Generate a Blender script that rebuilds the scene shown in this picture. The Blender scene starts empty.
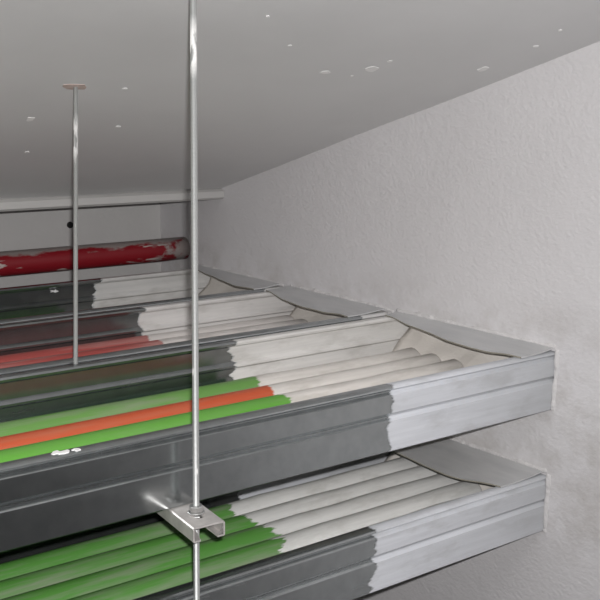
import bpy, bmesh, math, random
from mathutils import Vector, Matrix, noise

# ------------------------------------------------------------------ camera
scene = bpy.context.scene
COL = scene.collection
RIGHT = Vector((0.80588993, -0.59186368, 0.01545324))
UP = Vector((0.10714144, 0.17145555, 0.97934861))
FWD = Vector((0.58229041, 0.78759151, -0.20158743))
cam_d = bpy.data.cameras.new('camera')
cam_d.sensor_width = 36.0
cam_d.lens = 60.0
cam_d.clip_start = 0.01
cam = bpy.data.objects.new('camera', cam_d)
COL.objects.link(cam)
M = Matrix.Identity(4)
for i in range(3):
    M[i][0] = RIGHT[i]; M[i][1] = UP[i]; M[i][2] = -FWD[i]
cam.matrix_world = M
scene.camera = cam

# ------------------------------------------------------------------ world, flash, exposure
w = bpy.data.worlds.new('world'); scene.world = w
w.use_nodes = True
w.node_tree.nodes['Background'].inputs[0].default_value = (0.8, 0.85, 0.9, 1)
w.node_tree.nodes['Background'].inputs[1].default_value = 0.02
fl = bpy.data.lights.new('camera_flash', 'AREA')
fl.shape = 'RECTANGLE'; fl.size = 0.016; fl.size_y = 0.010
fl.energy = 14.0
fl.color = (1.0, 0.985, 0.985)
flo = bpy.data.objects.new('camera_flash', fl)
COL.objects.link(flo)
MF = M.copy()
MF.translation = RIGHT * 0.014 + UP * 0.030 - FWD * 0.02
flo.matrix_world = MF
vs = scene.view_settings
vs.view_transform = 'Standard'; vs.look = 'None'; vs.gamma = 1.0
vs.use_curve_mapping = False
vs.exposure = 0.0

# ------------------------------------------------------------------ helpers
random.seed(7)


def wall_x(y):
    return 1.072 - (y - 0.86) * 0.0834


def sstep(t):
    t = max(0.0, min(1.0, t)); return t * t * (3 - 2 * t)


CEIL_BACK = 1.625


def ceil_z(x, y):
    z = -0.179 + (CEIL_BACK - y) * 0.3117
    d = max(0.0, min(0.85, 1.05 - x))
    return z + 0.076 * d * min(1.25, max(0.0, (CEIL_BACK - y) / 0.45))


def link(name, me, mat, parent=None, smooth=False):
    o = bpy.data.objects.new(name, me)
    COL.objects.link(o)
    if mat is not None:
        me.materials.append(mat)
    if smooth:
        for p in me.polygons: p.use_smooth = True
    if parent is not None:
        o.parent = parent
    return o


def from_bm(name, bm, mat, parent=None, smooth=False, origin=(0, 0, 0)):
    bmesh.ops.recalc_face_normals(bm, faces=bm.faces)
    if any(origin):
        bmesh.ops.translate(bm, verts=bm.verts, vec=-Vector(origin))
    me = bpy.data.meshes.new(name)
    bm.to_mesh(me); bm.free()
    o = link(name, me, mat, parent, smooth)
    return o


def tag(o, label, cat, group=None):
    o['label'] = label; o['category'] = cat
    if group: o['group'] = group
    return o


def struct(o, label=None):
    o['kind'] = 'structure'
    if label: o['label'] = label
    return o


def thing(name, loc, label, cat, group=None):
    o = bpy.data.objects.new(name, None)
    o.empty_display_size = 0.02
    o.location = loc
    COL.objects.link(o)
    return tag(o, label, cat, group)


def child(name, bm, mat, parent, smooth=False):
    """mesh in world coordinates, stored relative to its parent's base"""
    loc = parent.location if parent.parent is None else Vector((0, 0, 0))
    p = parent; off = Vector((0, 0, 0))
    while p is not None:
        off += p.location; p = p.parent
    return from_bm(name, bm, mat, parent, smooth, tuple(off))


def thicken(path, t):
    """open 2-D polyline -> closed outline of a sheet of thickness t (offset to the left)"""
    n = len(path); off = []
    for i in range(n):
        if i == 0: d1 = d2 = Vector(path[1]) - Vector(path[0])
        elif i == n - 1: d1 = d2 = Vector(path[-1]) - Vector(path[-2])
        else:
            d1 = Vector(path[i]) - Vector(path[i - 1]); d2 = Vector(path[i + 1]) - Vector(path[i])
        n1 = Vector((-d1.y, d1.x)).normalized(); n2 = Vector((-d2.y, d2.x)).normalized()
        m = (n1 + n2)
        m = m / max(0.4, m.length_squared / 2)
        off.append(Vector(path[i]) + m * t)
    return [Vector(p) for p in path] + off[::-1]


def extrude_x(bm, outline, x0, x1f, xs=()):
    """outline: list of (y,z); from x0 to x1f(y), with extra loops at xs"""
    rings = []
    stations = [x0] + list(xs) + [None]
    for s in stations:
        rings.append([bm.verts.new((s if s is not None else x1f(p[0]), p[0], p[1])) for p in outline])
    n = len(outline)
    for a, b in zip(rings[:-1], rings[1:]):
        for i in range(n):
            bm.faces.new((a[i], a[(i + 1) % n], b[(i + 1) % n], b[i]))
    bm.faces.new(rings[0]); bm.faces.new(rings[-1][::-1])


def tube(bm, pts, radii, seg=16, cap=True):
    rings = []
    for i, p in enumerate(pts):
        p = Vector(p)
        d = (Vector(pts[min(i + 1, len(pts) - 1)]) - Vector(pts[max(i - 1, 0)])).normalized()
        ref = Vector((0, 0, 1)) if abs(d.z) < 0.8 else Vector((1, 0, 0))
        u = d.cross(ref).normalized(); v = d.cross(u).normalized()
        r = radii[i] if isinstance(radii, (list, tuple)) else radii
        rings.append([bm.verts.new(p + (u * math.cos(2 * math.pi * k / seg) + v * math.sin(2 * math.pi * k / seg)) * r) for k in range(seg)])
    for a, b in zip(rings[:-1], rings[1:]):
        for k in range(seg):
            bm.faces.new((a[k], a[(k + 1) % seg], b[(k + 1) % seg], b[k]))
    if cap:
        bm.faces.new(rings[0][::-1]); bm.faces.new(rings[-1])


def prism(bm, pts, z0, z1):
    a = [bm.verts.new((p[0], p[1], z0)) for p in pts]; b = [bm.verts.new((p[0], p[1], z1)) for p in pts]
    n = len(pts)
    bm.faces.new(a[::-1]); bm.faces.new(b)
    for i in range(n): bm.faces.new((a[i], a[(i + 1) % n], b[(i + 1) % n], b[i]))


# ------------------------------------------------------------------ materials
class NT:
    def __init__(s, name):
        s.m = bpy.data.materials.new(name); s.m.use_nodes = True
        s.t = s.m.node_tree; s.n = s.t.nodes; s.bs = s.n['Principled BSDF']
        s.out = s.n['Material Output']
        s.pos = s.n.new('ShaderNodeNewGeometry').outputs['Position']

    def link(s, a, b): s.t.links.new(a, b)

    def put(s, sock, v):
        if hasattr(v, 'is_linked') or isinstance(v, bpy.types.NodeSocket): s.link(v, sock)
        else: sock.default_value = v

    def math(s, op, a, b=None, clamp=False):
        n = s.n.new('ShaderNodeMath'); n.operation = op; n.use_clamp = clamp
        s.put(n.inputs[0], a)
        if b is not None: s.put(n.inputs[1], b)
        return n.outputs[0]

    def noise(s, scale, detail=3.0, rough=0.55, vec=(1, 1, 1), off=(0, 0, 0)):
        mp = s.n.new('ShaderNodeMapping'); s.link(s.pos, mp.inputs[0])
        mp.inputs['Scale'].default_value = vec; mp.inputs['Location'].default_value = off
        n = s.n.new('ShaderNodeTexNoise'); s.link(mp.outputs[0], n.inputs['Vector'])
        n.inputs['Scale'].default_value = scale; n.inputs['Detail'].default_value = detail
        n.inputs['Roughness'].default_value = rough
        return n.outputs['Fac']

    def ramp(s, v, lo, hi, a=0.0, b=1.0):
        n = s.n.new('ShaderNodeMapRange'); n.clamp = True
        s.put(n.inputs[0], v)
        n.inputs[1].default_value = lo; n.inputs[2].default_value = hi
        n.inputs[3].default_value = a; n.inputs[4].default_value = b
        return n.outputs[0]

    def mix(s, f, a, b):
        n = s.n.new('ShaderNodeMix'); n.data_type = 'RGBA'
        s.put(n.inputs[0], f)
        for k, v in ((6, a), (7, b)):
            if isinstance(v, tuple): n.inputs[k].default_value = v + (1,) if len(v) == 3 else v
            else: s.link(v, n.inputs[k])
        return n.outputs[2]

    def fmix(s, f, a, b):
        n = s.n.new('ShaderNodeMix'); n.data_type = 'FLOAT'
        s.put(n.inputs[0], f); s.put(n.inputs[2], a); s.put(n.inputs[3], b)
        return n.outputs[0]

    def xyz(s):
        n = s.n.new('ShaderNodeSeparateXYZ'); s.link(s.pos, n.inputs[0]); return n.outputs

    def bump(s, h, strength, dist):
        n = s.n.new('ShaderNodeBump'); s.link(h, n.inputs['Height'])
        n.inputs['Strength'].default_value = strength; n.inputs['Distance'].default_value = dist
        s.link(n.outputs[0], s.bs.inputs['Normal'])

    def set(s, **k):
        names = {'col': 'Base Color', 'rough': 'Roughness', 'metal': 'Metallic', 'spec': 'Specular IOR Level'}
        for a, v in k.items():
            if isinstance(v, tuple) and len(v) == 3: v = v + (1,)
            s.put(s.bs.inputs[names[a]], v)


def plaster(name, col, col2, bscale, bstr, bdist, rough=0.75, speck=False, vec=(1, 1, 1), stain=0.0):
    k = NT(name)
    big = k.ramp(k.noise(3.0, 4), 0.35, 0.68)
    c = k.mix(big, col, col2)
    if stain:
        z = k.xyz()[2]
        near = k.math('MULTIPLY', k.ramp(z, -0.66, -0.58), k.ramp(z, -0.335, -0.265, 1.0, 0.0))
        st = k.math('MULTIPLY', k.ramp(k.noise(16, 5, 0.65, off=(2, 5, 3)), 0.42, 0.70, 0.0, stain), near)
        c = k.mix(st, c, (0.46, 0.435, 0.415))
    if speck:
        sp = k.ramp(k.noise(26, 2, off=(3, 1, 8)), 0.735, 0.755)
        c = k.mix(sp, c, (0.8, 0.79, 0.77))
    k.set(col=c, rough=rough, spec=0.25)
    h = k.math('ADD', k.math('MULTIPLY', k.noise(bscale, 3, 0.5, vec=vec), 1.0), k.math('MULTIPLY', k.noise(bscale * 0.28, 2, vec=vec), 0.8))
    k.bump(h, bstr, bdist)
    return k.m


def paint_mask(k, x0, amp, fx=9.0, fyz=55.0, seed=0.0, soft=0.002):
    n = k.noise(1.0, 6, 0.68, vec=(fx, fyz, fyz), off=(seed, seed * 1.7, seed * 0.6))
    n2 = k.noise(1.0, 1, 0.5, vec=(2, 12, 12), off=(seed * 2, 1, seed))
    s = k.math('ADD', k.math('MULTIPLY', k.math('SUBTRACT', n, 0.5), amp), k.math('MULTIPLY', k.math('SUBTRACT', n2, 0.5), amp * 0.8))
    v = k.math('ADD', k.xyz()[0], s)
    return k.ramp(v, x0 - soft, x0 + soft)


WHITE = (0.74, 0.73, 0.715)


def coated(name, base, x0, amp, kind, seed=0.0, white=WHITE, grey_end=0.0, dust=(0.27, 0.30, 0.22)):
    """something (steel or conduit) brushed over with white coating from x0 to the wall"""
    k = NT(name)
    mask = paint_mask(k, x0, amp, seed=seed)
    stroke = k.noise(1.0, 4, 0.6, vec=(7, 120, 120), off=(seed, 2, 4))
    thin = k.noise(1.0, 4, 0.6, vec=(16, 50, 50), off=(4, seed, 1))
    wc = k.mix(k.ramp(stroke, 0.35, 0.75), white, tuple(c * 0.84 for c in white))
    wc = k.mix(k.ramp(thin, 0.50, 0.70, 0, 0.65), wc, (white[0] * 0.68, white[1] * 0.67, white[2] * 0.65))
    if grey_end:
        g = k.ramp(k.math('ADD', k.xyz()[0], k.math('MULTIPLY', k.noise(14, 3), 0.12)), 0.93, 1.12, 0.0, grey_end)
        wc = k.mix(g, wc, (0.42, 0.43, 0.435))
    if kind == 'steel':
        sp = k.noise(60, 3, 0.6)
        bc = k.mix(k.ramp(sp, 0.3, 0.7), base, tuple(c * 0.85 for c in base))
        sm = k.ramp(k.noise(1.0, 3, vec=(3, 40, 40), off=(8, 1, 1)), 0.45, 0.75)
        rough = k.fmix(sm, 0.19, 0.30); metal = 0.95
    else:
        d = k.ramp(k.noise(1.0, 4, 0.65, vec=(5, 55, 55), off=(seed * 3, 5, 1)), 0.44, 0.66)
        bc = k.mix(k.math('MULTIPLY', d, 0.75 if kind == 'dusty' else 0.18), base, dust)
        rough = 0.5; metal = 0.0
    k.set(col=k.mix(mask, bc, wc), rough=k.fmix(mask, rough, 0.6), metal=k.fmix(mask, metal, 0.0), spec=0.35)
    h = k.math('MULTIPLY', mask, k.math('ADD', 0.7, k.math('MULTIPLY', stroke, 0.9)))
    k.bump(h, 0.55, 0.0012)
    return k.m


STEEL = (0.46, 0.485, 0.49)
GREEN = (0.115, 0.36, 0.045)
SHADE_GREEN = (0.03, 0.14, 0.045)
ORANGE = (0.55, 0.10, 0.04)
RED = (0.52, 0.085, 0.055)

m_wall = plaster('white_plaster', (0.675, 0.660, 0.667), (0.63, 0.615, 0.62), 200, 0.38, 0.0030, vec=(1, 0.75, 1), stain=0.75)
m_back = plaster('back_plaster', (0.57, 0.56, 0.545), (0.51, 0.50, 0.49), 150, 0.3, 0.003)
m_ceil = plaster('grey_ceiling_paint', (0.72, 0.715, 0.715), (0.66, 0.655, 0.655), 60, 0.10, 0.002, 0.5)
m_trim = plaster('trim_paint', (0.55, 0.54, 0.52), (0.48, 0.47, 0.46), 60, 0.2, 0.002)
m_floor = plaster('concrete', (0.20, 0.20, 0.195), (0.15, 0.15, 0.145), 40, 0.3, 0.003)
m_mortar = plaster('mortar', (0.665, 0.65, 0.645), (0.60, 0.585, 0.58), 160, 0.6, 0.004)
m_flake = plaster('chipped_plaster', (0.90, 0.89, 0.88), (0.84, 0.83, 0.82), 200, 0.3, 0.002)
m_patch = plaster('bare_plaster', (0.60, 0.47, 0.42), (0.45, 0.38, 0.35), 200, 0.4, 0.002)


def m_simple(name, col, rough, metal, ns=80, var=0.15):
    k = NT(name)
    k.set(col=k.mix(k.ramp(k.noise(ns, 3), 0.3, 0.7), col, tuple(c * (1 - var) for c in col)), rough=rough, metal=metal)
    return k.m


m_zinc = m_simple('zinc_hardware', (0.62, 0.62, 0.61), 0.33, 0.9)
m_strut = m_simple('strut_steel', (0.66, 0.63, 0.605), 0.45, 0.45, 60, 0.25)
m_dark = m_simple('hole_shade', (0.012, 0.012, 0.012), 0.9, 0.0)
m_seal = plaster('filler', (0.75, 0.71, 0.66), (0.68, 0.64, 0.59), 90, 0.4, 0.003)

k = NT('grey_plate_paint')
k.set(col=k.mix(k.ramp(k.noise(1.0, 4, vec=(60, 14, 14)), 0.35, 0.7), (0.58, 0.58, 0.58), (0.50, 0.505, 0.51)), rough=0.4, spec=0.4)
k.bump(k.noise(70, 3), 0.2, 0.002)
m_plate = k.m
m_edge = m_simple('plate_edge', (0.30, 0.28, 0.23), 0.7, 0.0)


def rod_mat(name, zlo, zhi, seed):
    k = NT(name)
    z = k.xyz()[2]
    band = k.math('MULTIPLY', k.ramp(z, zlo - 0.006, zlo + 0.012), k.ramp(z, zhi - 0.01, zhi + 0.01, 1, 0))
    n = k.ramp(k.noise(1.0, 3, vec=(160, 160, 40), off=(seed, 0, 0)), 0.42, 0.5)
    f = k.math('MULTIPLY', band, n)
    spot = k.ramp(k.noise(1.0, 2, vec=(120, 120, 30), off=(seed + 9, 3, 0)), 0.70, 0.74)
    f = k.math('MAXIMUM', f, spot)
    k.set(col=k.mix(f, (0.50, 0.51, 0.50), (0.72, 0.71, 0.69)), rough=k.fmix(f, 0.5, 0.7), metal=k.fmix(f, 0.75, 0.0))
    return k.m


# ------------------------------------------------------------------ the room
X_L, Y_F, Z_F, Y_B = -1.55, -3.2, -2.2, 1.83
# right wall: solid slab, skewed as it stands
RH = 0.083
ZU, ZL = -0.341, -0.521
YT = [(0.860, 1.1640), (1.1760, 1.4295), (1.4410, 1.7000)]
holes = [(a - 0.0006, b + 0.0006, ZU - RH - 0.0006, ZU + 0.0012) for a, b in YT] + [(YT[0][0] - 0.0006, YT[0][1] + 0.0006, ZL - RH - 0.0006, ZL + 0.0012)]
ysb = sorted({Y_F, Y_B + 0.1} | {h_[0] for h_ in holes} | {h_[1] for h_ in holes})
zsb = sorted({Z_F, 1.6} | {h_[2] for h_ in holes} | {h_[3] for h_ in holes})
def is_hole(i, j):
    if not (0 <= i < len(ysb) - 1 and 0 <= j < len(zsb) - 1): return None
    y, z = (ysb[i] + ysb[i + 1]) / 2, (zsb[j] + zsb[j + 1]) / 2
    return any(h_[0] < y < h_[1] and h_[2] < z < h_[3] for h_ in holes)
bm = bmesh.new()
wv = {}
def WV(i, j, d):
    if (i, j, d) not in wv: wv[(i, j, d)] = bm.verts.new((wall_x(ysb[i]) + 0.15 * d, ysb[i], zsb[j]))
    return wv[(i, j, d)]
for i in range(len(ysb) - 1):
    for j in range(len(zsb) - 1):
        if is_hole(i, j): continue
        bm.faces.new((WV(i, j, 0), WV(i + 1, j, 0), WV(i + 1, j + 1, 0), WV(i, j + 1, 0)))
        bm.faces.new((WV(i, j, 1), WV(i, j + 1, 1), WV(i + 1, j + 1, 1), WV(i + 1, j, 1)))
        for ni, nj, p, q in ((i - 1, j, (i, j), (i, j + 1)), (i + 1, j, (i + 1, j), (i + 1, j + 1)), (i, j - 1, (i, j), (i + 1, j)), (i, j + 1, (i, j + 1), (i + 1, j + 1))):
            if is_hole(ni, nj) is not False:
                bm.faces.new((WV(*p, 0), WV(*q, 0), WV(*q, 1), WV(*p, 1)))
wall_r = struct(from_bm('wall_right', bm, m_wall), 'white rough plastered wall the cable trays run into')
bm = bmesh.new()
prism(bm, [(X_L, Y_B), (wall_x(Y_B) - 0.0005, Y_B), (wall_x(Y_B) - 0.0005, Y_B + 0.1), (X_L, Y_B + 0.1)], Z_F, 0.2)
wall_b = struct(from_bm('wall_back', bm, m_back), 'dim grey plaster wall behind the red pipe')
bm = bmesh.new()
prism(bm, [(X_L - 0.1, Y_F), (X_L, Y_F), (X_L, Y_B), (X_L - 0.1, Y_B)], Z_F, 1.6)
struct(from_bm('wall_left', bm, m_wall))
bm = bmesh.new()
prism(bm, [(X_L - 0.1, Y_F - 0.1), (wall_x(Y_F) + 0.15, Y_F - 0.1), (wall_x(Y_F) + 0.15, Y_F), (X_L - 0.1, Y_F)], Z_F, 1.65)
struct(from_bm('wall_front', bm, m_wall))
bm = bmesh.new()
prism(bm, [(X_L - 0.1, Y_F - 0.1), (wall_x(Y_F) + 0.15, Y_F - 0.1), (wall_x(Y_B) + 0.15, Y_B + 0.1), (X_L - 0.1, Y_B + 0.1)], Z_F - 0.08, Z_F)
struct(from_bm('floor', bm, m_floor))

# sloping ceiling slab, slightly warped
bm = bmesh.new()
NX, NY = 40, 56
grid = []
for j in range(NY + 1):
    y = Y_F + (CEIL_BACK - Y_F) * j / NY
    row = []
    for i in range(NX + 1):
        x = X_L + (wall_x(y) + 0.01 - X_L) * i / NX
        z = ceil_z(x, y) + 0.0022 * noise.noise(Vector((x * 5, y * 5, 0)))
        row.append(bm.verts.new((x, y, z)))
    grid.append(row)
top = [[bm.verts.new((v.co.x, v.co.y, v.co.z + 0.12)) for v in row] for row in grid]
for j in range(NY):
    for i in range(NX):
        bm.faces.new((grid[j][i], grid[j][i + 1], grid[j + 1][i + 1], grid[j + 1][i]))
        bm.faces.new((top[j][i], top[j + 1][i], top[j + 1][i + 1], top[j][i + 1]))
for i in range(NX):
    for j in (0, NY):
        bm.faces.new((grid[j][i], grid[j][i + 1], top[j][i + 1], top[j][i]))
for j in range(NY):
    for i in (0, NX):
        bm.faces.new((grid[j][i], grid[j + 1][i], top[j + 1][i], top[j][i]))
ceiling = struct(from_bm('ceiling', bm, m_ceil, smooth=False), 'grey painted sloping ceiling')
for p in ceiling.data.polygons: p.use_smooth = True
ceiling.data.set_sharp_from_angle(angle=math.radians(40)) if hasattr(ceiling.data, 'set_sharp_from_angle') else None

# moulding where the ceiling ends
bm = bmesh.new()
out = [(1.618, -0.1785), (1.612, -0.182), (1.611, -0.1935), (1.616, -0.1975), (1.66, -0.1985), (1.66, -0.10), (1.64, -0.10), (1.626, -0.176)]
extrude_x(bm, out, X_L, lambda y: wall_x(y) - 0.001)
tr = struct(from_bm('trim_1', bm, m_trim), 'pale moulding along the low end of the ceiling')

# paint flakes and the plaster around the rod's hole, parts of the ceiling
def on_ceiling(x, y, dz): return Vector((x, y, ceil_z(x, y) + 0.0022 * noise.noise(Vector((x * 5, y * 5, 0))) - dz))


def flake(name, x, y, sx, sy, rot, mat, n=11, seed=0, th=0.0006):
    rnd = random.Random(seed)
    bm = bmesh.new()
    ca, sa = math.cos(rot), math.sin(rot)
    lo, hi = [], []
    for i in range(n):
        a = 2 * math.pi * i / n; r = rnd.uniform(0.55, 1.0)
        u, v = sx * r * math.cos(a), sy * r * math.sin(a)
        px, py = x + u * ca - v * sa, y + u * sa + v * ca
        lo.append(bm.verts.new(on_ceiling(px, py, th))); hi.append(bm.verts.new(on_ceiling(px, py, -0.002)))
    bm.faces.new(lo); bm.faces.new(hi[::-1])
    for i in range(n): bm.faces.new((lo[i], lo[(i + 1) % n], hi[(i + 1) % n], hi[i]))
    return child(name, bm, mat, ceiling)


FLAKES = []
FLAKES_XY = [(0.5002, 1.2743, 0.0065, 0.0055, -0.15), (0.8546, 1.0081, 0.0109, 0.0086, -0.36), (0.9974, 0.9503, 0.0072, 0.0063, -0.36), (0.8002, 1.0364, 0.008, 0.0046, -0.36), (0.4318, 1.0539, 0.0031, 0.0033, -0.38), (0.699, 1.0725, 0.0039, 0.0038, -0.3), (0.6279, 0.915, 0.0022, 0.0027, -0.4), (0.702, 0.9771, 0.003, 0.0032, -0.38), (0.5801, 1.1597, 0.0044, 0.0032, -0.24), (0.6287, 1.2803, 0.005, 0.0041, -0.15), (0.8441, 1.0562, 0.0028, 0.0041, -0.35), (0.8443, 1.0358, 0.0027, 0.004, -0.36), (0.5408, 1.3938, 0.0036, 0.0043, -0.05), (0.8571, 0.9766, 0.004, 0.0045, -0.37), (0.9981, 0.8631, 0.0041, 0.0038, -0.38), (0.9829, 0.8143, 0.0026, 0.0035, -0.39)]
for i, (fx, fy, sx, sy, rot) in enumerate(FLAKES_XY):
    flake('paint_flake', fx, fy, sx * 1.05, sy * (1.5 if i < 4 else 0.9), rot, m_flake, seed=i + 3)

# black plug on the back wall, its colour painting in an anchor hole's shade
bm = bmesh.new()
tube(bm, [(0.791, Y_B - 0.0025, -0.257), (0.791, Y_B + 0.004, -0.257)], [0.0065, 0.0065], 10)
child('anchor_hole_plug', bm, m_dark, wall_b)


# ------------------------------------------------------------------ cable trays
T = 0.0013
RH = 0.083


def rail_outline(yo, s, ztop):
    """yo: outer face; s=+1: inside lies towards +y"""
    P = [(0.0158, -0.0062), (0.0168, -0.0030), (0.0150, -0.0006), (0.0115, 0.0), (0.0060, 0.0), (0.0030, -0.0008), (0.0010, -0.0022), (0.0004, -0.0036), (0.0046, -0.0068), (0.0046, -0.0080),
         (0.0, -0.0114), (0.0, -0.0335), (0.0044, -0.0386), (0.0044, -0.0402), (0.0, -0.0436), (0.0, -0.0815), (0.0015, -0.0830), (0.0190, -0.0830)]
    path = [(yo + s * a, ztop + b) for a, b in P]
    return thicken(path, T if s > 0 else -T)


def cable_tray(yn, yf, ztop, x0, label, mats, xl=X_L + 0.02):
    t = thing('cable_tray', (0.0, (yn + yf) / 2, ztop - RH), label, 'cable tray', 'galvanised cable trays running into the wall')
    end = lambda y: wall_x(y) + 0.06
    for yo, s, m in ((yn, 1, mats[0]), (yf, -1, mats[1])):
        bm = bmesh.new()
        extrude_x(bm, rail_outline(yo, s, ztop), xl, end)
        ra = child('side_rail', bm, m, t, True)
        ra.data.set_sharp_from_angle(angle=math.radians(28))
    bm = bmesh.new()
    zf = ztop - RH
    extrude_x(bm, [(yn + 0.017, zf + 0.0014), (yf - 0.017, zf + 0.0014), (yf - 0.017, zf + 0.0027), (yn + 0.017, zf + 0.0027)], xl, end)
    child('tray_floor', bm, mats[2], t)
    # filler packed against the wall at the tray's end
    bm = bmesh.new()
    n, mz = 26, 9
    def sx(y, z): return wall_x(y) + 0.034 - 0.008 * (noise.noise(Vector((y * 32, z * 40, ztop))) + 0.5) - 0.048 * sstep((ztop - 0.018 - z) / 0.055)
    ya, yb = yn + 0.0058, yf - 0.0058
    f, b = [], []
    for j in range(mz + 1):
        z = zf + 0.003 + (RH - 0.003 - 0.008) * j / mz
        f.append([bm.verts.new((sx(ya + (yb - ya) * i / n, z), ya + (yb - ya) * i / n, z)) for i in range(n + 1)])
        b.append([bm.verts.new((wall_x(ya + (yb - ya) * i / n) + 0.058, ya + (yb - ya) * i / n, z)) for i in range(n + 1)])
    for j in range(mz):
        for i in range(n):
            bm.faces.new((f[j][i], f[j][i + 1], f[j + 1][i + 1], f[j + 1][i])); bm.faces.new((b[j][i], b[j + 1][i], b[j + 1][i + 1], b[j][i + 1]))
        for i in (0, n): bm.faces.new((f[j][i], f[j + 1][i], b[j + 1][i], b[j][i]))
    for i in range(n):
        for j in (0, mz): bm.faces.new((f[j][i], b[j][i], b[j][i + 1], f[j][i + 1]))
    child('end_filler', bm, m_seal, t, True)
    return t


WARM = (0.76, 0.725, 0.68)  # coating inside the trays, warmth of interreflected light put into the tint
COOL = (0.665, 0.68, 0.715)
m_r1n = coated('tray_steel_front_face', STEEL, 0.775, 0.035, 'steel', 1.3, COOL, 0.55)
m_r1f = coated('tray_steel_inner', STEEL, 0.745, 0.05, 'steel', 4.1, (0.75, 0.735, 0.71))
m_fl = coated('tray_steel_floor', STEEL, 0.73, 0.04, 'steel', 6.0, WARM)
m_r2 = coated('tray_steel_second', STEEL, 0.735, 0.03, 'steel', 8.2, (0.74, 0.72, 0.70))
m_r2n = coated('tray_steel_bare_front', STEEL, 1.0, 0.10, 'steel', 2.6, (0.72, 0.71, 0.70))
m_r3 = coated('tray_steel_third', STEEL, 0.78, 0.06, 'steel', 3.7, (0.70, 0.69, 0.67))
m_rl = coated('tray_steel_lower', STEEL, 0.755, 0.045, 'steel', 11.5, COOL, 0.45)
cable_tray(*YT[0], ZU, 0.74, 'front upper galvanised cable tray with orange conduit, end painted white at the wall', (m_r1n, m_r1f, m_fl))
cable_tray(*YT[1], ZU, 0.74, 'middle upper cable tray with dull red conduits, between the front and rear trays', (m_r2n, m_r2, m_fl))
cable_tray(*YT[2], ZU, 0.77, 'rearmost upper cable tray just in front of the red pipe', (m_r2n, m_r3, m_fl))
cable_tray(0.860, 1.1640, ZL, 0.75, 'lower galvanised cable tray full of green conduits, beneath the front tray', (m_rl, m_rl, m_fl))


# ------------------------------------------------------------------ conduits lying in the trays
def conduit(y, z, r, mat, label, group, cat='conduit', drift=0.0, x_end=None, name='conduit', seed=0, dz=0.0):
    bm = bmesh.new()
    pts, rad = [], []
    n = 46
    xe = (x_end if x_end is not None else wall_x(y) - 0.012)
    xa = X_L + 0.03
    for i in range(n + 1):
        x = xa + (xe - xa) * i / n
        wob = 0.0012 * noise.noise(Vector((x * 4, seed * 7.3, 0)))
        lump = 0.0017 * noise.noise(Vector((x * 40, seed * 3.1, 4))) if x > 0.74 else 0.0
        pts.append((x, y + drift * (0.74 - max(x, 0.2)) + wob, z + dz * (0.74 - x)))
        rad.append(r + lump)
    # rounded end
    for a in (0.35, 0.7, 0.92, 1.0):
        pts.append((xe + r * 0.5 * a, pts[n][1], z)); rad.append(r * math.sqrt(max(0.02, 1 - a * a)))
    tube(bm, pts, rad, 18)
    o = from_bm(name, bm, mat, None, True, (0.0, y, z - r))
    o.location = (0.0, y, z - r)
    return tag(o, label, cat, group)


R = 0.0185
FU = ZU - RH + 0.0027
FLW = ZL - RH + 0.0027
g1 = 'conduits in the front upper tray'
m_g1 = coated('green_conduit_dusty', (0.14, 0.31, 0.075), 0.735, 0.05, 'dusty', 2.2, WARM)
m_g2 = coated('green_conduit', (0.12, 0.36, 0.045), 0.725, 0.05, 'clean', 5.9, WARM)
m_dg = coated('shaded_green_conduit', SHADE_GREEN, 0.74, 0.03, 'clean', 7.7, WARM)  # dark tone paints in shade and green reflection along the rear rail
m_or = coated('orange_conduit', ORANGE, 0.735, 0.03, 'clean', 9.4, WARM)
m_rd = coated('red_conduit', (0.40, 0.085, 0.075), 0.73, 0.03, 'dusty', 12.4, (0.74, 0.70, 0.67), dust=(0.46, 0.26, 0.24))
m_gl = coated('green_conduit_lower', (0.10, 0.29, 0.055), 0.695, 0.09, 'dusty', 15.2, (0.79, 0.785, 0.76))
conduit(1.1475, FU + 0.0095, 0.0095, m_dg, 'thin green conduit, coloured dark for shade, against the rear rail of the front tray', g1, seed=1)
conduit(1.1085, FU + R, R, m_g1, 'dusty pale green conduit behind the orange one in the front tray', g1, seed=2)
conduit(1.064, FU + R, R, m_or, 'bright orange conduit between green ones in the front tray', g1, seed=3, drift=-0.010)
conduit(1.0215, FU + R, R, m_g2, 'bright green conduit directly in front of the orange one', g1, seed=4, drift=-0.004)
conduit(0.980, FU + R, R, m_g2, 'green conduit half hidden by the front rail of the front tray', g1, seed=5)
for q, (yy, lab) in enumerate(((1.4055, 'dull red conduit along the rear rail of the middle tray'), (1.3665, 'second dull red conduit from the rear rail of the middle tray'),
                               (1.327, 'dull red conduit behind the front rail of the middle tray'))):
    conduit(yy, FU + R, R, m_rd, lab, 'red conduits in the middle tray', seed=11 + q)
for q, (yy, lab) in enumerate(((1.672, 'green conduit along the rear rail of the rearmost tray'), (1.632, 'green conduit second from the rear rail of the rearmost tray'))):
    conduit(yy, FU + 0.0115, 0.0115, m_g2, lab, 'green conduits in the rearmost tray', seed=16 + q)
RL = 0.0200
names = ['rearmost green conduit in the lower tray', 'second green conduit from the rear in the lower tray', 'third green conduit from the rear in the lower tray',
         'dusty green conduit in the middle of the lower tray', 'green conduit nearest the front rail of the lower tray']
for q in range(5):
    conduit(1.1065 - 0.0425 * q, FLW + RL, RL, m_gl, names[q], 'green conduits in the lower tray', seed=21 + q)


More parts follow.
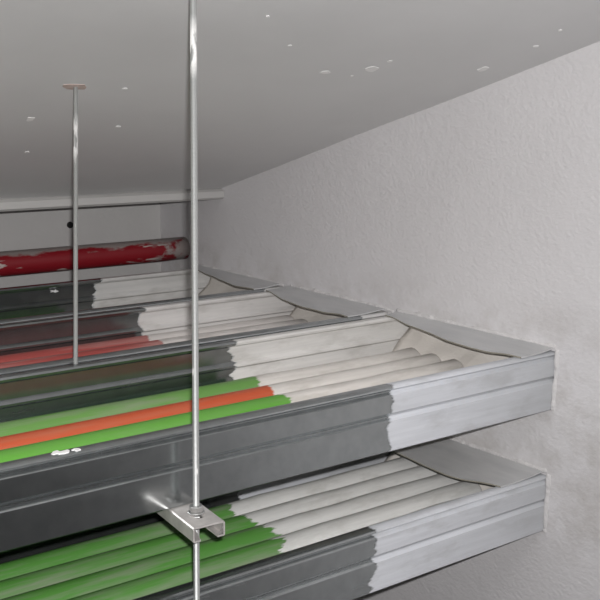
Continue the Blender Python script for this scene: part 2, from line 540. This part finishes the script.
# ------------------------------------------------------------------ grey cover plates at the wall
def cover_plate(edge, y0, y1, z, sag, label):
    """edge: list of (y, x) of the free edge; the other edge lies on the wall"""
    o = thing('cover_plate', ((wall_x(y0) + edge[0][1]) / 2, (y0 + y1) / 2, z), label, 'cover plate', 'grey cover plates on the tray ends')
    def ex(y):
        for (a, xa), (b, xb) in zip(edge[:-1], edge[1:]):
            if a <= y <= b:
                t = (y - a) / (b - a); return xa + (xb - xa) * t
        return edge[0][1] if y < edge[0][0] else edge[-1][1]
    n, mx = 40, 10
    bm = bmesh.new()
    up, lo = [], []
    for i in range(n + 1):
        y = y0 + (y1 - y0) * i / n
        t = (y - y0) / (y1 - y0)
        e = sum(ex(y + d) for d in (-0.012, -0.006, 0, 0.006, 0.012)) / 5
        ru, rl = [], []
        for j in range(mx + 1):
            s = j / mx
            x = e + (wall_x(y) - 0.0006 - e) * s
            inside = sstep((y - y0 - 0.014) / 0.05) * sstep((y1 - 0.014 - y) / 0.05)
            zz = z + 0.0002 - sag * inside * (1 - s) ** 1.5 + 0.0006 * (noise.noise(Vector((x * 30, y * 30, z))) + 0.5) + 0.004 * s * s
            ru.append(bm.verts.new((x, y, zz + 0.0018))); rl.append(bm.verts.new((x, y, zz)))
        up.append(ru); lo.append(rl)
    ef = []
    for i in range(n):
        for j in range(mx):
            bm.faces.new((up[i][j], up[i + 1][j], up[i + 1][j + 1], up[i][j + 1]))
            bm.faces.new((lo[i][j], lo[i][j + 1], lo[i + 1][j + 1], lo[i + 1][j]))
        ef.append(bm.faces.new((up[i][0], lo[i][0], lo[i + 1][0], up[i + 1][0])))
        bm.faces.new((up[i][mx], up[i + 1][mx], lo[i + 1][mx], lo[i][mx]))
    for j in range(mx):
        for i in (0, n): bm.faces.new((up[i][j], up[i][j + 1], lo[i][j + 1], lo[i][j]))
    for f in ef: f.material_index = 1
    c = child('sheet', bm, m_plate, o)
    c.data.materials.append(m_edge)
    return o


cover_plate([(0.862, 1.006), (0.93, 0.999), (0.985, 0.998), (1.07, 1.016), (1.15, 1.024)], 0.862, 1.158, ZU, 0.004, 'pale grey cover plate on the end of the front upper tray')
cover_plate([(1.182, 0.967), (1.23, 0.968), (1.297, 0.961), (1.378, 0.972), (1.42, 0.978)], 1.182, 1.424, ZU, 0.004, 'grey cover plate on the end of the middle upper tray')
cover_plate([(1.446, 0.968), (1.485, 0.960), (1.62, 0.981), (1.69, 0.986)], 1.446, 1.694, ZU, 0.003, 'dim grey cover plate on the end of the rearmost tray')
cover_plate([(0.866, 0.986), (0.944, 0.961), (1.034, 0.963), (1.15, 0.970)], 0.866, 1.158, ZL, 0.004, 'dark grey cover plate on the end of the lower tray')


# ------------------------------------------------------------------ mortar beads where trays meet the wall
def bead(path, r, seed):
    """path: list of (y, z) on the wall"""
    pts, rad = [], []
    for (a, b) in zip(path[:-1], path[1:]):
        d = math.hypot(b[0] - a[0], b[1] - a[1]); n = max(2, int(d / 0.003))
        for i in range(n):
            t = i / n
            y = a[0] + (b[0] - a[0]) * t; z = a[1] + (b[1] - a[1]) * t
            q = noise.noise(Vector((y * 130, z * 130, seed))); q2 = noise.noise(Vector((y * 40, z * 40, seed + 5)))
            pts.append((wall_x(y) + r * 0.45, y + 0.001 * q2, z + 0.001 * q2)); rad.append(r * (1 + 0.35 * q + 0.35 * q2))
    bm = bmesh.new()
    tube(bm, pts, rad, 9)
    child('mortar_bead', bm, m_mortar, wall_r, True)


for zt, sd in ((ZU, 1), (ZL, 2)):
    bead([(0.857, zt + 0.004), (0.8565, zt - 0.02), (0.8575, zt - 0.05), (0.857, zt - 0.086)], 0.0040, sd)
    bead([(0.86, zt + 0.007), (0.93, zt + 0.0075), (1.02, zt + 0.007), (1.10, zt + 0.0075), (1.16, zt + 0.007)], 0.0035, sd + 10)
bead([(1.165, ZU + 0.003), (1.18, ZU + 0.006), (1.30, ZU + 0.0075), (1.42, ZU + 0.007)], 0.0035, 31)
bead([(1.435, ZU + 0.004), (1.55, ZU + 0.007), (1.69, ZU + 0.006)], 0.003, 33)


# ------------------------------------------------------------------ strut channel and hanging rods
SX, SY, SZ = 0.4870, 0.806, -0.4245      # front end, top face
SD = Vector((0.054, 1.0, 0)).normalized(); SN = Vector((SD.y, -SD.x, 0))
SLEN, SW, SH, ST = 0.92, 0.0362, 0.0160, 0.0018


def strut_pt(a, u, z): return Vector((SX, SY, 0)) + SN * a + SD * u + Vector((0, 0, z))


strut = thing('strut_channel', (SX, SY, SZ - SH), 'short slotted steel strut channel carrying the front tray, bolted to the near rod', 'bracket')
# side walls with inturned lips, one profile each
for s in (-1, 1):
    bm = bmesh.new()
    h = SW / 2
    prof = thicken([(s * (h - 0.0085), SZ - SH), (s * (h - 0.001), SZ - SH), (s * h, SZ - SH + 0.001), (s * h, SZ - 0.0014), (s * (h - 0.0014), SZ)], ST if s > 0 else -ST)
    ra = [bm.verts.new(strut_pt(p.x, 0, p.y)) for p in prof]; rb = [bm.verts.new(strut_pt(p.x, SLEN, p.y)) for p in prof]
    n = len(prof)
    for i in range(n): bm.faces.new((ra[i], ra[(i + 1) % n], rb[(i + 1) % n], rb[i]))
    bm.faces.new(ra); bm.faces.new(rb[::-1])
    child('channel_side', bm, m_strut, strut)
# slotted web: real oblong holes
bm = bmesh.new()
hw, sl = 0.0046, 0.008
h = SW / 2 - 0.0012
slots = []
u = 0.0300
while u < SLEN - 0.02:
    slots.append(u); u += 0.05
def web_layer(z):
    cache = {}
    def V(a, u):
        key = (round(a, 6), round(u, 6))
        if key not in cache: cache[key] = bm.verts.new(strut_pt(a, u, z))
        return cache[key]
    def F(*p): bm.faces.new([V(*q) for q in p])
    cuts = [0.0] + [(a + b) / 2 for a, b in zip(slots[:-1], slots[1:])] + [SLEN]
    loops = []
    for c, a, b in zip(slots, cuts[:-1], cuts[1:]):
        ring = []
        for i in range(7): th = math.pi * i / 6; ring.append((hw * math.cos(th), c + sl + hw * math.sin(th)))
        for i in range(7): th = math.pi + math.pi * i / 6; ring.append((hw * math.cos(th), c - sl + hw * math.sin(th)))
        # far half
        F((h, c + sl), (h, b), *[(q[0], q[1]) for q in ((0, b),)], ring[3], ring[2], ring[1], ring[0])
        F((0, b), (-h, b), (-h, c + sl), ring[6], ring[5], ring[4], ring[3])
        F((-h, c + sl), (-h, c - sl), ring[7], ring[6])
        F((h, c - sl), (h, c + sl), ring[0], ring[13])
        F((-h, c - sl), (-h, a), (0, a), ring[10], ring[9], ring[8], ring[7])
        F((0, a), (h, a), (h, c - sl), ring[13], ring[12], ring[11], ring[10])
        loops.append([V(*q) for q in ring])
    border = [V(h, 0.0), V(0, 0.0), V(-h, 0.0)]
    return loops, cache, V
lu, cu, VU = web_layer(SZ)
ll, cl, VL = web_layer(SZ - ST)
for a, b in zip(lu, ll):
    for i in range(14): bm.faces.new((a[i], a[(i + 1) % 14], b[(i + 1) % 14], b[i]))
for uu in (0.0, SLEN):
    for a0, a1 in ((h, 0), (0, -h)):
        bm.faces.new((VU(a0, uu), VU(a1, uu), VL(a1, uu), VL(a0, uu)))
child('slotted_web', bm, m_strut, strut)


def threaded(bm, x, y, z0, z1, r, lean=0.0, pitch=0.00125, seg=10):
    n = int((z1 - z0) / (pitch / 2))
    rings = []
    for i in range(n + 1):
        z = z0 + (z1 - z0) * i / n
        rr = r if i % 2 else r * 0.90
        rings.append([bm.verts.new((x + lean * (z - SZ) + rr * math.cos(2 * math.pi * k / seg), y + rr * math.sin(2 * math.pi * k / seg), z + pitch * k / seg * (0 < i < n))) for k in range(seg)])
    for a, b in zip(rings[:-1], rings[1:]):
        for k in range(seg - 1): bm.faces.new((a[k], a[k + 1], b[k + 1], b[k]))
        bm.faces.new((a[seg - 1], a[0], b[0], b[seg - 1]))
    bm.faces.new(rings[0][::-1]); bm.faces.new(rings[-1])


def nut(x, y, z, parent, af=0.013, h=0.0065, rot=0.3):
    bm = bmesh.new()
    rr = af / math.sqrt(3)
    lev = [(rr * 0.90, 0), (rr, 0.0009), (rr, h - 0.0009), (rr * 0.90, h)]
    rings = [[bm.verts.new((x + q * math.cos(rot + math.pi * k / 3), y + q * math.sin(rot + math.pi * k / 3), z + zz)) for k in range(6)] for q, zz in lev]
    for a, b in zip(rings[:-1], rings[1:]):
        for k in range(6): bm.faces.new((a[k], a[(k + 1) % 6], b[(k + 1) % 6], b[k]))
    bm.faces.new(rings[0][::-1]); bm.faces.new(rings[-1])
    child('nut', bm, m_zinc, parent)


def washer(x, y, z, parent, r=0.0088, h=0.0016):
    bm = bmesh.new()
    ri = 0.0043; n = 20
    P = [(r, 0), (r, h * 0.7), (r - 0.0004, h), (ri, h), (ri, 0)]
    rings = [[bm.verts.new((x + q * math.cos(2 * math.pi * k / n), y + q * math.sin(2 * math.pi * k / n), z + zz)) for k in range(n)] for q, zz in P]
    for a, b in zip(rings, rings[1:] + rings[:1]):
        for k in range(n): bm.faces.new((a[k], a[(k + 1) % n], b[(k + 1) % n], b[k]))
    child('washer', bm, m_zinc, parent)


def rod(x, y, zb, mat, label, r, lean=0.0):
    zt = ceil_z(x, y) + 0.01
    t = thing('threaded_rod', (x, y, zb), label, 'threaded rod', 'ceiling rods carrying the trays')
    bm = bmesh.new(); threaded(bm, x, y, zb, zt, r, lean)
    child('shaft', bm, mat, t)
    washer(x, y, SZ + 0.0001, t); nut(x, y, SZ + 0.0017, t, rot=0.2)
    nut(x, y, SZ - ST - 0.0066, t, rot=0.5)
    return t


R1 = strut_pt(0.0022, 0.0325, 0)
R2 = strut_pt(-0.0015, 0.3648, 0)
rod(R1.x, R1.y, -0.78, rod_mat('rod_zinc_near', 0.018, 0.062, 1.0), 'zinc threaded rod nearest the camera, with nut on the strut channel', 0.0035)
rod(R2.x, R2.y, -0.47, rod_mat('rod_zinc_far', -0.085, -0.035, 5.0), 'shorter threaded rod dropping between the front and middle trays', 0.0031, 0.032)
flake('plaster_patch', R2.x + 0.012, R2.y, 0.020, 0.011, -0.3, m_patch, 16, 44, 0.0006)

# ------------------------------------------------------------------ red pipe along the back wall
k = NT('worn_red_paint')
geo = k.n.new('ShaderNodeNewGeometry')
sep = k.n.new('ShaderNodeSeparateXYZ'); k.link(geo.outputs['Normal'], sep.inputs[0])
nz = sep.outputs[2]
n1 = k.noise(1.0, 5, 0.65, vec=(22, 60, 60), off=(1.5, 0, 0))
x = k.xyz()[0]
dust = k.ramp(k.math('ADD', nz, k.math('MULTIPLY', k.math('SUBTRACT', n1, 0.5), 1.3)), 0.60, 0.80)
endw = k.ramp(k.math('ADD', x, k.math('MULTIPLY', k.math('SUBTRACT', k.noise(30, 4), 0.5), 0.35)), 0.955, 0.985)
chip = k.ramp(k.noise(1.0, 3, 0.6, vec=(14, 75, 75), off=(7, 3, 2)), 0.61, 0.64)
c = k.mix(chip, (0.24, 0.005, 0.012), (0.50, 0.42, 0.39))
c = k.mix(dust, c, (0.30, 0.255, 0.24))
c = k.mix(k.math('MULTIPLY', endw, 0.9), c, (0.38, 0.35, 0.33))
k.set(col=c, rough=0.5)
k.bump(k.math('ADD', chip, n1), 0.3, 0.001)
bm = bmesh.new()
py, pz = 1.7465, -0.3075
tube(bm, [(X_L + 0.01, py, pz), (0.3, py, pz), (0.9, py, pz), (wall_x(py) + 0.006, py, pz)], 0.0225, 32)
o = from_bm('water_pipe', bm, k.m, None, True, (0.0, py, pz - 0.0225))
o.location = (0.0, py, pz - 0.0225)
tag(o, 'red pipe with worn flaking paint running along the back wall', 'pipe')


# ------------------------------------------------------------------ splashes of white coating on two rails
def splash(rail_parent, verts_fn, n, seed, name='paint_splash'):
    rnd = random.Random(seed)
    bm = bmesh.new()
    lo, hi = [], []
    for i in range(n):
        a = 2 * math.pi * i / n; q = rnd.uniform(0.25, 1.0)
        p, nrm = verts_fn(q * math.cos(a), q * math.sin(a))
        lo.append(bm.verts.new(p - nrm * 0.0004)); hi.append(bm.verts.new(p + nrm * 0.0007))
    bm.faces.new(hi); bm.faces.new(lo[::-1])
    for i in range(n): bm.faces.new((lo[i], lo[(i + 1) % n], hi[(i + 1) % n], hi[i]))
    child(name, bm, m_flake, rail_parent)


rails = [o for o in bpy.data.objects if o.name.startswith('side_rail')]
rails.sort(key=lambda o: o.name)
UPV = Vector((0, 0, 1))
splash(rails[0], lambda a, b: (Vector((0.357 + 0.011 * a, 0.8685 + 0.007 * b, ZU)), UPV), 17, 2)
splash(rails[0], lambda a, b: (Vector((0.374 + 0.005 * a, 0.8665 + 0.004 * b, ZU)), UPV), 11, 5)
splash(rails[5], lambda a, b: (Vector((0.700 + 0.012 * a, 1.7000 - T, ZU - 0.0165 + 0.004 * b)), Vector((0, -1, 0))), 15, 9)
